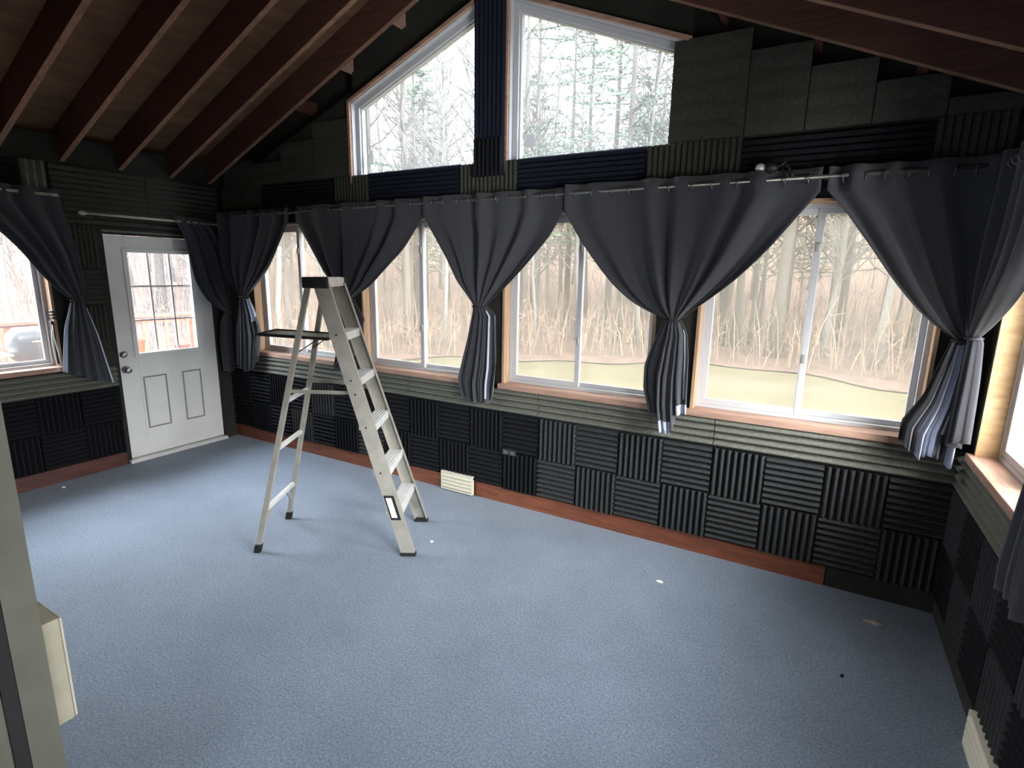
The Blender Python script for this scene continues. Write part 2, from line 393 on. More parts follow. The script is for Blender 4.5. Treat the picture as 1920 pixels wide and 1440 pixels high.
foam('acoustic_foam', 'left', -3.0, 2.2, 1.40, .36, False, 'black', pitch=.045, depth=.018, base=.012,
     label='black foam panel above the window left of the door', group='foam panels round the door')
foam('acoustic_foam', 'right', -2.95, 2.24, 2.85, .30, False, 'olive', pitch=.045, depth=.018, base=.012, label='dark ridged foam panel high on the right wall above its window')
m = MB(); m.box(-.92, -.756, YF + .0005, YF + .036, .645, .93)
o = m.build('wood_block', M['cream'], bevel=.003); tag(o, 'tan painted wooden block fixed low behind the doorway post in the left foreground', 'wood block')
e = MB(); e.box(-.92, -.757, YF + .0362, YF + .042, .647, .928); e.build('front_edge', M['pale_edge'], o, bevel=.002)['label'] = 'paler front edge of the block'

# baseboards, floor register
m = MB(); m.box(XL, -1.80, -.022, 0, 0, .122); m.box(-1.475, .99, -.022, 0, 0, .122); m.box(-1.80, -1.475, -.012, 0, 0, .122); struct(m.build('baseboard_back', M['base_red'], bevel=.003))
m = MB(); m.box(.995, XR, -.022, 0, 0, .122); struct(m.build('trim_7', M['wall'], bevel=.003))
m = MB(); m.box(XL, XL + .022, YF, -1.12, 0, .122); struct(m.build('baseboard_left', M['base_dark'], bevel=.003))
m = MB(); m.box(XR - .022, XR, YF, 0, 0, .122); struct(m.build('baseboard_right', M['wall'], bevel=.003))
def register(name, loc, rz, label):
    t = empty(name, loc, rz)
    f = MB(); W, H = .31, .155
    f.box(0, W, -.03, -.002, 0, .012); f.box(0, W, -.03, -.002, H - .012, H); f.box(0, .012, -.03, -.002, .012, H - .012); f.box(W - .012, W, -.03, -.002, .012, H - .012)
    f.build('frame', M['ivory'], t)
    b = MB(); b.box(.012, W - .012, -.006, -.002, .012, H - .012); b.build('backing', M['black'], t)
    for i in range(4):
        z = .022 + i * .031
        s = MB(); s.hexa([(.012, -.008, z + .020), (W - .012, -.008, z + .020), (W - .012, -.034, z), (.012, -.034, z)], [(.012, -.008, z + .026), (W - .012, -.008, z + .026), (W - .012, -.034, z + .014), (.012, -.034, z + .014)])
        s.build('louver', M['ivory'], t)
    tag(t, label, 'floor vent'); return t
register('wall_register', (-1.795, -.032, .012), 0, 'ivory louvered floor register set in the red baseboard behind the ladder')
register('wall_register', (XR - .034, -1.0, 0), R(-90), 'ivory louvered floor register at the foot of the right wall')
# ------------------------------------------------------------------ windows
def frame_rect(m, x0, x1, z0, z1, y0, y1, t, tb=None):
    tb = tb or t
    m.box(x0, x0 + t, y0, y1, z0, z1); m.box(x1 - t, x1, y0, y1, z0, z1); m.box(x0 + t, x1 - t, y0, y1, z0, z0 + tb); m.box(x0 + t, x1 - t, y0, y1, z1 - tb, z1)
def slider(n, width, height, loc, rz, label, pane='pane', liner='wood', latch=True, inner='woodv'):
    """two-light sliding window in local x (0..width), y outwards, z from the sill"""
    t = empty(f'window_{n}', loc, rz); struct(t, label, 'window')
    W, H = width, height
    m = MB(); m.box(0, .018, -.022, .062, .018, H); m.box(W - .018, W, -.022, .062, .018, H); m.box(.018, W - .018, -.022, .062, H - .018, H); m.build('wood_liner', M[inner], t)
    m = MB(); m.box(-.02, W + .02, -.05, .062, -.022, .018); m.build('sill', M[liner], t, bevel=.003)
    m = MB(); frame_rect(m, .018, W - .018, .018, H - .018, .063, .135, .022); m.build('frame', M['vinyl'], t)
    c = W / 2
    for nm, x0, x1, y in (('front', .04, c + .022, .068), ('rear', c - .018, W - .04, .1)):
        m = MB(); frame_rect(m, x0, x1, .04, H - .04, y, y + .028, .036 if nm == 'front' else .03); s = m.build('sash', M['vinyl'], t, bevel=.003)
        p = MB(); k = .034 if nm == 'front' else .028
        p.box(x0 + k, x1 - k, y + .012, y + .016, .04 + k, H - .04 - k); p.build('pane', M[pane], s)
        if nm == 'front' and latch:
            for zz in (H * .28, H * .78):
                l = MB(); l.box(x1 - .03, x1 - .008, y - .014, y, zz, zz + .05); l.build('latch', M['alu_dull'], s, bevel=.004)
    return t
NW = ['far left window of the long window wall, beside the door corner', 'second window of the long window wall, behind the ladder', 'third of the long window wall, between two tied curtains',
      'largest and nearest of the long window wall, by the right corner']
for i, (a, b) in enumerate(WIN):
    t = slider(i + 1, b - a, Z1 - Z0, (a, 0, Z0), 0, 'white sliding window, ' + NW[i])
LWt = slider(5, LW[1] - LW[0], LW[3] - LW[2], (XL, LW[0], LW[2]), R(90), 'white sliding window on the door wall with a view of the deck', pane='pane_mid')
slider(6, RWS[0][1] - RWS[0][0], 1.255, (XR, RWS[0][1], .945), R(-90), 'right wall window with a pale plywood side board', liner='wood', inner='ply')
slider(7, RWS[1][1] - RWS[1][0], 1.255, (XR, RWS[1][1], .945), R(-90), 'right wall window nearest the camera, outside the photo frame', inner='ply')
def gable_window(n, poly, label, stx):
    cx = sum(p[0] for p in poly) / 4; cz = sum(p[1] for p in poly) / 4
    def inset(d):
        out = []
        N = len(poly)
        for i in range(N):
            p0, p1, p2 = Vector(poly[i - 1]), Vector(poly[i]), Vector(poly[(i + 1) % N])
            e1 = (p1 - p0).normalized(); e2 = (p2 - p1).normalized()
            n1 = Vector((-e1.y, e1.x)); n2 = Vector((-e2.y, e2.x))
            bis = (n1 + n2).normalized(); out.append(p1 + bis * (d / bis.dot(n1)))
        return out
    t = empty(f'window_{n}', (cx, 0, GZ)); struct(t, label, 'window')
    def ring(name, d0, d1, y0, y1, mt, skip=(), bevel=0.):
        A, B = inset(d0), inset(d1); m = MB()
        for i in range(4):
            if i in skip: continue
            j = (i + 1) % 4
            q = [A[i], A[j], B[j], B[i]]
            m.prism([(p.x - cx, p.y - GZ) for p in q], lambda x, z: (x, y0, z), lambda x, z: (x, y1, z))
        return m.build(name, M[mt], t, bevel=bevel)
    ring('wood_edge', -.012, .012, -.034, -.012, 'wood', skip=(0, 1))
    ring('jamb_liner', .0, .02, -.0119, .045, 'vinyl', skip=(0,))
    ring('frame', .0201, .060, .03, .10, 'vinyl', bevel=.004)
    f = ring('glazing_bead', .0601, .070, .05, .09, 'vinyl')
    q = inset(.066); m = MB(); m.prism([(p.x - cx, p.y - GZ) for p in q], lambda x, z: (x, .068, z), lambda x, z: (x, .072, z)); m.build('pane', M['pane_gable'], t)
    m = MB(); m.box(stx - cx, stx - cx + .062, .062, .067, .155, .235); s = m.build('sticker', M['sticker'], t); s['label'] = 'grey printed sticker in the lower corner of the glass'
    return t
gable_window(8, GL, 'slanted gable window left of the foam covered post', -2.615)
gable_window(9, GR, 'slanted gable window right of the foam covered post', -1.12)

# ------------------------------------------------------------------ door
d = empty('door_1', (XL, DY0, 0)); struct(d, 'white half glazed entry door with two raised panels below', 'door')
W = DY1 - DY0
def db(m, y0, y1, z0, z1, x0, x1): return m.box(x0, x1, y0 - DY0, y1 - DY0, z0, z1)
gy0, gy1, gz0, gz1 = -.915, -.350, .99, 1.915
m = MB(); X0, X1 = -.055, -.012
db(m, DY0 + .008, gy0, .035, DZ1 - .01, X0, X1); db(m, gy1, DY1 - .008, .035, DZ1 - .01, X0, X1); db(m, gy0, gy1, .035, gz0, X0, X1); db(m, gy0, gy1, gz1, DZ1 - .01, X0, X1)
m.build('slab', M['door'], d, bevel=.003)
m = MB()
for a, b in ((gy0 - .025, gy0 + .012), (gy1 - .012, gy1 + .025)): db(m, a, b, gz0 - .025, gz1 + .025, -.012, .0)
db(m, gy0 + .012, gy1 - .012, gz0 - .025, gz0 + .012, -.012, .0); db(m, gy0 + .012, gy1 - .012, gz1 - .012, gz1 + .025, -.012, .0)
m.build('glass_frame', M['door'], d, bevel=.004)
m = MB(); db(m, gy0 - .005, gy1 + .005, gz0 - .005, gz1 + .005, -.036, -.031); m.build('pane', M['pane_clear'], d)
for i in (1, 2):
    m = MB(); y = gy0 + (gy1 - gy0) * i / 3; db(m, y - .008, y + .008, gz0, gz1, -.044, -.024); m.build('muntin', M['door'], d)
    m = MB(); z = gz0 + (gz1 - gz0) * i / 3; db(m, gy0, gy1, z - .008, z + .008, -.043, -.025); m.build('muntin', M['door'], d)
for a, b in ((-.915, -.665), (-.560, -.335)):
    p = MB(); db(p, a, b, .265, .80, -.0125, -.0095); db(p, a + .045, b - .045, .31, .755, -.0095, -.005)
    po = p.build('raised_panel', M['door'], d, bevel=.004)
    q = MB()
    for y0, y1, z0, z1 in ((a + .02, a + .034, .285, .78), (b - .034, b - .02, .285, .78), (a + .034, b - .034, .285, .299), (a + .034, b - .034, .766, .78)): db(q, y0, y1, z0, z1, -.0096, -.0080)
    q.build('groove', M['door_groove'], po)
for nm, z in (('door_knob', .868), ('deadbolt', 1.005)):
    m = MB(); m.lathe((-.012, -1.030 - DY0, z), [(.032, 0), (.034, .006), (.03, .012), (.012, .014), (.012, .035), (.027, .045), (.031, .06), (.022, .075), (.004, .078)] if nm == 'door_knob' else [(.03, 0), (.032, .008), (.026, .018), (.02, .03), (.003, .032)], 'x', 20)
    k = m.build(nm, M['steel'], d, smooth=True); k['label'] = 'round satin steel ' + nm.replace('_', ' ')
m = MB(); db(m, DY0 - .02, DY1, .0, .03, -.14, .05); m.build('threshold', M['alu'], d, bevel=.004)
m = MB(); db(m, DY0, DY1, .03, .042, -.05, -.02); m.build('sweep', M['blackrub'], d)
m = MB(); db(m, DY0 - .045, DY0 + .006, 0, DZ1 + .05, -.012, .012); db(m, DY1 - .006, DY1 + .045, 0, DZ1 + .05, -.012, .012); db(m, DY0 + .006, DY1 - .006, DZ1 - .008, DZ1 + .05, -.012, .012)
m.build('casing', M['wall'], d)
m = MB(); db(m, DY0, DY1, DZ1 + .012, DZ1 + .03, .0121, .0181); m.build('drip_strip', M['olive_paint'], d)

# ------------------------------------------------------------------ curtain rods
def rod(name, p, q, label, brackets, nrm, pole='rod'):
    t = empty(name, p); P, Q = Vector(p), Vector(q); D = Q - P
    m = MB(); m.tube([(0, 0, 0), D * .5, D], .011, 12); m.build('pole', M[pole], t, smooth=True)
    u = D.normalized()
    for s, c in ((-1, Vector((0, 0, 0))), (1, D)):
        m = MB(); m.tube([c - u * s * .004, c + u * s * .012, c + u * s * .03, c + u * s * .045, c + u * s * .055], [.013, .018, .021, .015, .004], 12); m.build('finial', M[pole], t, smooth=True)
    for b in brackets:
        c = D * b; m = MB(); n = Vector(nrm)
        m.tube([c - n * .0 + Vector((0, 0, -.014)), c - n * .05 + Vector((0, 0, -.012)), c - n * .098 + Vector((0, 0, -.03))], .006, 8)
        m.bar(c - n * .098 + Vector((0, 0, -.06)), c - n * .098 + Vector((0, 0, .02)), u * .014, n * .002); m.build('bracket', M['black'], t)
    tag(t, label, 'curtain rod'); return t
RB = -.10
rod('curtain_rod', (-4.44, RB, 2.275), (1.44, RB, 2.30), 'long thin rod carrying the tied curtains of the window wall', (.2, .43, .63, .88), (0, -1, 0))
rod('curtain_rod', (XL + .10, -1.215, 2.20), (XL + .10, -.115, 2.20), 'pale rod above the white door with one curtain pushed right', (.08, .9), (1, 0, 0), 'alu_dull')
rod('curtain_rod', (XL + .10, -2.95, 2.315), (XL + .10, -1.43, 2.315), 'rod above the window left of the door', (.9,), (1, 0, 0), 'alu_dull')
rod('curtain_rod', (XR - .10, -2.95, 2.30), (XR - .10, -.20, 2.30), 'rod on the right wall near the right edge', (.3, .7), (-1, 0, 0))

# ------------------------------------------------------------------ curtains
def resample(P, n):
    P = [Vector(p) for p in P]; d = [0]
    for a, b in zip(P, P[1:]): d.append(d[-1] + (b - a).length)
    out = []
    for i in range(n):
        t = d[-1] * i / (n - 1); j = 0
        while j < len(d) - 2 and d[j + 1] < t: j += 1
        f = (t - d[j]) / max(1e-9, d[j + 1] - d[j]); out.append(P[j].lerp(P[j + 1], f))
    # light smoothing so traced corners become curves
    for _ in range(3): out = [out[0]] + [(out[i - 1] + out[i] * 2 + out[i + 1]) / 4 for i in range(1, n - 1)] + [out[-1]]
    return out
def lin(P, x):
    for (a, b), (c, e) in zip(P, P[1:]):
        if x <= c: return b + (e - b) * (x - a) / max(1e-9, c - a)
    return P[-1][1]
def curtain(wall, label, Lp, Rp, tl, tr, bot, ztop, pleats, off=.10, grommets=True, seed=0, bulge=.03, tail_amp=.022, tip=0., painted_light=()):
    """Lp/Rp: side edges (along-wall, z) from the rod to the tie; tl/tr: tail side positions from the tie down; bot: (u, z) hem profile"""
    rnd = random.Random(seed); ph = rnd.uniform(0, 6); N, NT = 30, 20; NU = pleats * 12 + 1
    L_, R_ = resample(Lp, N), resample(Rp, N)
    rows = []
    for k in range(3):     # header standing above the rod
        z = ztop - (ztop - L_[0].y) * k / 3
        rows.append((L_[0].x, R_[0].x, z, ztop - (ztop - R_[0].y) * k / 3, .032, 0))
    for i in range(N):
        f = i / (N - 1); amp = .032 + .012 * math.sin(math.pi * f) - .022 * f ** 3
        rows.append((L_[i].x, R_[i].x, L_[i].y, R_[i].y, amp, f))
    verts = []
    jit = [rnd.uniform(-.35, .35) for _ in range(pleats * 2 + 3)]
    def fold(u, f):
        q = u * pleats * 2; j = int(q); a = jit[j] + (jit[j + 1] - jit[j]) * (q - j)
        w = u + .035 * math.sin(2 * math.pi * 1.3 * u + ph) + .02 * math.sin(2 * math.pi * 3.1 * u + ph * 3)
        return (.72 + .38 * math.sin(2 * math.pi * 2.2 * u + ph * 1.7)) * math.sin(2 * math.pi * pleats * w + ph + a * f) + .25 * math.sin(2 * math.pi * pleats * 2.3 * u + ph * 2 + 2 * f) * f
    def put(a, y, z):
        if wall == 'back': return (a, -y, z)
        if wall == 'left': return (XL + y, a, z)
        return (XR - y, a, z)
    for la, ra, lz, rz_, amp, f in rows:
        for c in range(NU):
            u = c / (NU - 1); b = 1 - (2 * u - 1) ** 2
            z = lz + (rz_ - lz) * u
            y = off + amp * fold(u, f) + bulge * b * f ** 2 + .01 * (1 - b) * f
            verts.append(put(la + (ra - la) * u, y, z))
    la0, ra0 = L_[-1].x, R_[-1].x; lz0, rz0 = L_[-1].y, R_[-1].y
    for i in range(1, NT):
        t = i / (NT - 1); la, ra = lin(tl, t), lin(tr, t)
        for c in range(NU):
            u = c / (NU - 1); b = 1 - (2 * u - 1) ** 2
            z0 = lz0 + (rz0 - lz0) * u; z = z0 + (lin(bot, u) - z0) * t
            y = off + bulge * b * (1 - t * .6) + (.010 + tail_amp * t ** .7) * fold(u, 1 + t * .3) + tip * t
            verts.append(put(la + (ra - la) * u, y, z))
    NR = len(rows) + NT - 1
    faces = [(r * NU + c, r * NU + c + 1, (r + 1) * NU + c + 1, (r + 1) * NU + c) for r in range(NR - 1) for c in range(NU - 1)]
    me = bpy.data.meshes.new('tied_curtain'); me.from_pydata(verts, [], faces); me.materials.append(M['curtain']); me.materials.append(M['painted_light'])
    if painted_light:   # paler faces on the tail stand in for light from the side window
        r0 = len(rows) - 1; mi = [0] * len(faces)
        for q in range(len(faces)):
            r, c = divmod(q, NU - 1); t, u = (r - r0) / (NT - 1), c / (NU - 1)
            if any(a <= u <= b and t0 <= t <= t1 for a, b, t0, t1 in painted_light): mi[q] = 1
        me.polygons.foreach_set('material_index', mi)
    me.polygons.foreach_set('use_smooth', [True] * len(me.polygons)); me.update()
    o = bpy.data.objects.new('tied_curtain', me); COL.objects.link(o)
    s = o.modifiers.new('cloth', 'SOLIDIFY'); s.thickness = .003; s.offset = 0
    # tie band round the waist
    ca, cz, hw = (la0 + ra0) / 2, (lz0 + rz0) / 2, abs(ra0 - la0) / 2 + .004
    m = MB(); P = []
    for k in range(20):
        t = 2 * math.pi * k / 20; P.append(put(ca + hw * math.cos(t), off + bulge * .5 + (.016 + bulge * .5) * math.sin(t), cz - .012 + (rz0 - lz0) * .5 * math.cos(t)))
    m.tube(P, .007, 8, closed=True); m.build('tie_band', M['tie'], o, smooth=True)
    if grommets:
        for k in range(pleats * 2):
            # fabric crosses the rod between the folds
            q = (k * math.pi - ph) / (2 * math.pi * pleats); q = q % 1.0
            if not .02 < q < .98: continue
            a = L_[0].x + (R_[0].x - L_[0].x) * q; zc = 2.287
            m = MB(); P = []
            for j in range(14):
                t = 2 * math.pi * j / 14
                dv = .024 * math.cos(t)
                P.append(put(a + (.006 if k % 2 else -.006) * math.cos(t), off + dv, zc + .024 * math.sin(t)))
            m.tube(P, .003, 6, closed=True); m.build('grommet', M['rod'], o, smooth=True)
    tag(o, label, 'curtain', 'tied back curtains'); return o

curtain('back', 'dark curtain tied at the far left end of the window wall, beside the door',
        [(-4.45, 2.21), (-4.44, 2.0), (-4.42, 1.8), (-4.32, 1.62), (-4.23, 1.525)],
        [(-3.404, 2.209), (-3.463, 2.123), (-3.562, 1.979), (-3.704, 1.811), (-3.846, 1.691), (-3.99, 1.594), (-4.09, 1.525)],
        [(0, -4.23), (.5, -4.32), (1, -4.36)], [(0, -4.09), (.25, -4.00), (.55, -3.94), (1, -4.02)], [(0, .80), (.5, .76), (.8, .8), (1, 1.02)], 2.315, 5, seed=1, painted_light=[(.80, 1, .05, .36)])
curtain('back', 'dark curtain tied right behind the stepladder top',
        [(-3.368, 2.208), (-3.251, 2.043), (-3.134, 1.88), (-3.017, 1.741), (-2.88, 1.61), (-2.80, 1.55)],
        [(-1.905, 2.193), (-2.102, 1.955), (-2.321, 1.782), (-2.473, 1.657), (-2.60, 1.59), (-2.685, 1.55)],
        [(0, -2.80), (.4, -2.86), (1, -2.95)], [(0, -2.685), (.5, -2.56), (.7, -2.60), (1, -2.782)], [(0, .93), (.4, .9), (.8, .92), (1, 1.2)], 2.325, 5, seed=2)
curtain('back', 'dark curtain tied between the second and third windows, right of the ladder',
        [(-1.885, 2.193), (-1.679, 1.902), (-1.577, 1.714), (-1.453, 1.567), (-1.44, 1.545)],
        [(-0.735, 2.189), (-0.826, 2.033), (-1.015, 1.826), (-1.192, 1.657), (-1.31, 1.565), (-1.325, 1.545)],
        [(0, -1.44), (.36, -1.495), (.8, -1.58), (1, -1.54)], [(0, -1.325), (.1, -1.25), (.62, -1.238), (1, -1.265)], [(0, .838), (.35, .80), (.6, .82), (.85, .81), (1, .92)], 2.33, 5, seed=3, painted_light=[(.76, .79, .05, .9), (.93, .96, .1, 1)])
curtain('back', 'wide dark curtain tied left of the largest window',
        [(-0.728, 2.183), (-0.611, 2.007), (-0.501, 1.867), (-0.369, 1.719), (-0.242, 1.616), (-0.12, 1.554), (-0.025, 1.524)],
        [(0.716, 2.224), (0.625, 2.102), (0.501, 1.932), (0.367, 1.782), (0.231, 1.66), (0.131, 1.584), (0.063, 1.524)],
        [(0, -.025), (.25, -.093), (.5, -.139), (.75, -.135), (1, -.09)], [(0, .063), (.15, .105), (.4, .124), (1, .135)],
        [(0, .93), (.28, .92), (.32, .815), (.6, .80), (.68, .815), (.74, .93), (1, .937)], 2.345, 6, seed=4, bulge=.05, painted_light=[(.32, .66, .86, 1), (.90, .94, .1, .8), (.74, 1, .86, 1)])
curtain('back', 'wide dark curtain tied in the right corner, its blue grey tail catching the light',
        [(0.745, 2.23), (0.829, 2.136), (0.96, 1.959), (1.068, 1.805), (1.171, 1.675), (1.267, 1.577), (1.365, 1.508)],
        [(1.445, 2.23), (1.445, 2.0), (1.445, 1.75), (1.44, 1.6), (1.435, 1.508)],
        [(0, 1.365), (.2, 1.335), (.55, 1.285), (.8, 1.215), (1, 1.215)], [(0, 1.435), (.25, 1.455), (.6, 1.455), (1, 1.445)],
        [(0, .965), (.2, .93), (.42, .885), (.5, .89), (.62, .91), (.8, .90), (.92, .865), (1, .885)], 2.345, 4, seed=5, tail_amp=.042, tip=.03, painted_light=[(.30, .62, .03, 1), (.68, .96, .05, .74), (.84, .96, .7, 1)])
curtain('right', 'dark curtain on the right wall gathered into the right corner',
        [(-.72, 2.23), (-.70, 1.95), (-.62, 1.80), (-.50, 1.70), (-.33, 1.585), (-.235, 1.53)],
        [(-.13, 2.23), (-.135, 1.9), (-.15, 1.65), (-.165, 1.53)],
        [(0, -.235), (.4, -.25), (1, -.24)], [(0, -.165), (1, -.14)], [(0, 1.02), (.5, .98), (1, 1.0)], 2.345, 4, off=.09, seed=6)
curtain('right', 'dark curtain on the right wall, its tail hanging at the right edge of view',
        [(-2.1, 2.23), (-1.95, 2.0), (-1.75, 1.75), (-1.55, 1.6), (-1.43, 1.52)],
        [(-.76, 2.23), (-.86, 2.05), (-1.02, 1.82), (-1.2, 1.63), (-1.33, 1.52)],
        [(0, -1.43), (.5, -1.52), (1, -1.55)], [(0, -1.33), (.5, -1.23), (.9, -1.17), (1, -1.19)], [(0, .80), (.5, .77), (.85, .79), (1, .84)], 2.345, 7, off=.09, seed=7)
curtain('left', 'black looking curtain bunched on the door rod and tied towards the corner',
        [(-.535, 2.235), (-.462, 2.086), (-.438, 1.897), (-.403, 1.648), (-.301, 1.467), (-.164, 1.36), (-.12, 1.345)],
        [(-.25, 2.235), (-.14, 2.1), (-.07, 1.9), (-.05, 1.7), (-.045, 1.5), (-.045, 1.36)],
        [(0, -.12), (.15, -.17), (.5, -.20), (1, -.185)], [(0, -.045), (.4, -.04), (1, -.04)], [(0, .74), (.5, .72), (1, .76)], 2.245, 4, seed=8, grommets=False)
curtain('left', 'dark curtain tied back left of the white door, its tail over the window sill',
        [(-2.0, 2.235), (-1.86, 2.10), (-1.772, 2.019), (-1.671, 1.883), (-1.569, 1.698), (-1.455, 1.553), (-1.405, 1.515)],
        [(-1.384, 2.24), (-1.355, 2.05), (-1.319, 1.865), (-1.303, 1.652), (-1.315, 1.54), (-1.325, 1.515)],
        [(0, -1.405), (.15, -1.43), (.4, -1.477), (1, -1.533)], [(0, -1.325), (.4, -1.255), (1, -1.187)], [(0, .935), (.3, .89), (.6, .84), (1, .79)], 2.36, 4, seed=9, grommets=False, painted_light=[(0, .10, .05, 1), (.95, .99, .1, 1)])

# ------------------------------------------------------------------ stepladder (local x from the steps to the back legs)
ld = empty('stepladder', (-1.40, -.794, 0), math.atan2(-.4903, -.8716))
tag(ld, 'aluminium stepladder with five steps standing open in the middle of the carpet', 'ladder')
H = 1.735
def fs(z): return .51 * z / H
def fw(z): return .256 + (.16 - .256) * z / H
def rs(z): return 1.018 - (1.018 - .63) * z / H
def rwid(z): return .24 + (.14 - .24) * z / H
tilt = math.atan(.51 / H)
for sd in (1, -1):
    def P(z, db, ib): return (fs(z) + db * math.cos(tilt), sd * (fw(z) - ib), z - db * math.sin(tilt) * (0 if z < .05 else 1))
    m = MB(); za, zb = .015, 1.70
    for (d0, d1, i0, i1) in ((0, .092, 0, .005), (0, .005, .005, .03), (.087, .092, .005, .03)):
        lo = [P(za, d0, i0), P(za, d1, i0), P(za, d1, i1), P(za, d0, i1)]; hi = [P(zb, d0, i0), P(zb, d1, i0), P(zb, d1, i1), P(zb, d0, i1)]
        if sd > 0: lo, hi = lo[::-1], hi[::-1]
        m.hexa(lo, hi)
    fr = m.build('front_rail', M['alu_dull'], ld)
    m = MB(); m.box(.0, .098, sd * .262, sd * .222, 0, .022); m.build('foot', M['blackrub'], ld, bevel=.003)
    if sd > 0:
        for z0, z1, mt, e in ((.24, .40, 'black', .0012), (.255, .385, 'white', .0022)):
            q = .028 if mt == 'black' else .046
            m = MB(); r0 = [(fs(z) + b, fw(z) + .0002, z) for z, b in ((z0, q - .01), (z0, .082 - (0 if mt == 'black' else .01)), (z1, .082 - (0 if mt == 'black' else .01)), (z1, q - .01))]
            m.hexa([(x, y, z) for x, y, z in r0], [(x, y + e, z) for x, y, z in r0]); m.build('sticker', M[mt], fr)['label'] = 'black framed white warning label'
        for z in (1.05, 1.135, .845, .557, 1.41):
            m = MB(); m.lathe((fs(z) + .05, fw(z), z - .012), [(.006, 0), (.006, .003), (.003, .005)], 'y', 10); m.build('rivet', M['black'], fr)
for z in (1.41, 1.135, .845, .557, .30):
    x0, wd = fs(z), fw(z) - .006
    m = MB(); m.box(x0 + .002, x0 + .095, -wd, wd, z - .006, z); m.box(x0 + .002, x0 + .007, -wd, wd, z - .05, z - .006); m.box(x0 + .09, x0 + .095, -wd, wd, z - .03, z - .006)
    for k in range(4): m.box(x0 + .015 + k * .02, x0 + .022 + k * .02, -wd + .01, wd - .01, z, z + .002)
    m.build('step', M['alu'], ld)
for sd in (1, -1):
    m = MB(); m.bar((fs(.28) + .05, sd * .12, .27), (fs(.1) + .05, sd * (fw(.1) - .01), .10), (.008, 0, 0), (0, .003, .003)); m.build('step_brace', M['alu_dull'], ld)
m = MB(); m.box(.505, .652, -.150, .150, 1.68, 1.735); m.box(.512, .645, -.12, .12, 1.735, 1.738); m.build('top_cap', M['alu'], ld, bevel=.006)
for sd in (1, -1):
    m = MB(); m.box(.50, .657, sd * .1505, sd * .172, 1.672, 1.738); m.build('cap_end', M['black'], ld, bevel=.008)['label'] = 'black plastic end of the top cap'
m = MB(); m.lathe((.5045, -.02, 1.712), [(.014, -.002), (.014, 0)], 'x', 16); m.build('cap_badge', M['white'], ld)
for sd in (1, -1):
    a, b = (rs(.02), sd * rwid(.02), .02), (rs(1.69) - .01, sd * (rwid(1.69) - .003), 1.69)
    m = MB(); m.bar(a, b, (.016, 0, .004), (0, .010, 0)); m.build('rear_rail', M['alu_dull'], ld, bevel=.002)
    m = MB(); m.bar((rs(0), sd * rwid(0), 0), (rs(.055), sd * rwid(.055), .055), (.021, 0, 0), (0, .016, 0)); m.build('foot', M['blackrub'], ld, bevel=.004)
    m = MB(); a, b = (rs(1.05), sd * (rwid(1.05) - .016), 1.045), (fs(1.05) + .06, sd * (fw(1.05) - .034), 1.04)
    m.bar(a, b, (0, .003, 0), (0, 0, .011)); m.build('spreader', M['alu_dull'], ld)
    m = MB(); m.bar((rs(.275), sd * .10, .27), (rs(.15), sd * (rwid(.15) - .012), .15), (.004, 0, 0), (0, .007, .004)); m.build('diagonal_brace', M['alu_dull'], ld)
for z in (.98, .675, .28):
    m = MB(); m.box(rs(z) - .012, rs(z) + .014, -rwid(z) + .009, rwid(z) - .009, z - .011, z + .014); m.build('rear_rung', M['alu'], ld, bevel=.003)
def tz(x): return 1.367 + (x - .54) * .051
sh = MB()
for y in (.125, -.125): sh.bar((.54, y, tz(.54)), (.955, y, tz(.955)), (0, .007, 0), (0, 0, .009))
sh.bar((.955, -.13, tz(.955)), (.955, .13, tz(.955)), (.007, 0, 0), (0, 0, .009)); sh.bar((.54, -.13, tz(.54)), (.54, .13, tz(.54)), (.007, 0, 0), (0, 0, .009))
so = sh.build('pail_shelf', M['black'], ld)
m = MB(); m.hexa([(.55, -.116, tz(.55) - .004), (.945, -.116, tz(.945) - .004), (.945, .116, tz(.945) - .004), (.55, .116, tz(.55) - .004)], [(.55, -.116, tz(.55) + .002), (.945, -.116, tz(.945) + .002), (.945, .116, tz(.945) + .002), (.55, .116, tz(.55) + .002)])
m.build('tray', M['alu_dull'], so)
for sd in (1, -1):
    m = MB(); m.bar((.60, sd * .13, tz(.6) - .008), (rs(1.27), sd * (rwid(1.27) - .013), 1.27), (.005, 0, 0), (0, .004, 0)); m.build('shelf_arm', M['black'], so)

# ------------------------------------------------------------------ small things
cl = empty('clamp_lamp', (.44, -.10, 2.36)); tag(cl, 'small black clamp lamp with a white bulb above the curtain rod', 'lamp')
m = MB(); m.lathe((-.02, 0, 0), [(.006, -.03), (.020, -.022), (.026, -.008), (.024, .008), (.014, .02)], 'x', 18); m.build('bulb', M['white'], cl, smooth=True)
m = MB(); m.lathe((0, 0, 0), [(.018, 0), (.030, .006), (.032, .03), (.024, .05), (.014, .065)], 'x', 18); m.build('socket', M['black'], cl, smooth=True)
m = MB(); m.tube([(.06, 0, 0), (.085, 0, .015), (.1, 0, .03)], .008, 8); m.tube([(.085, 0, .03), (.11, .0, .0), (.13, 0, -.035), (.14, 0, -.058)], .007, 8); m.tube([(.075, .0, .005), (.10, 0, -.03), (.125, 0, -.062)], .005, 8); m.build('clamp', M['black'], cl, smooth=True)

op = empty('outlet_cover', (-1.15, -.051, .437)); tag(op, 'narrow grey outlet cover in the black foam under the third window', 'outlet')
m = MB(); m.box(-.06, .06, -.006, .0, -.022, .022); m.build('plate', M['foam_char'], op, bevel=.003)
for s in (-1, 1):
    m = MB(); m.box(s * .03 - .017, s * .03 + .017, -.008, -.0061, -.012, .012); m.build('socket', M['rod'], op)

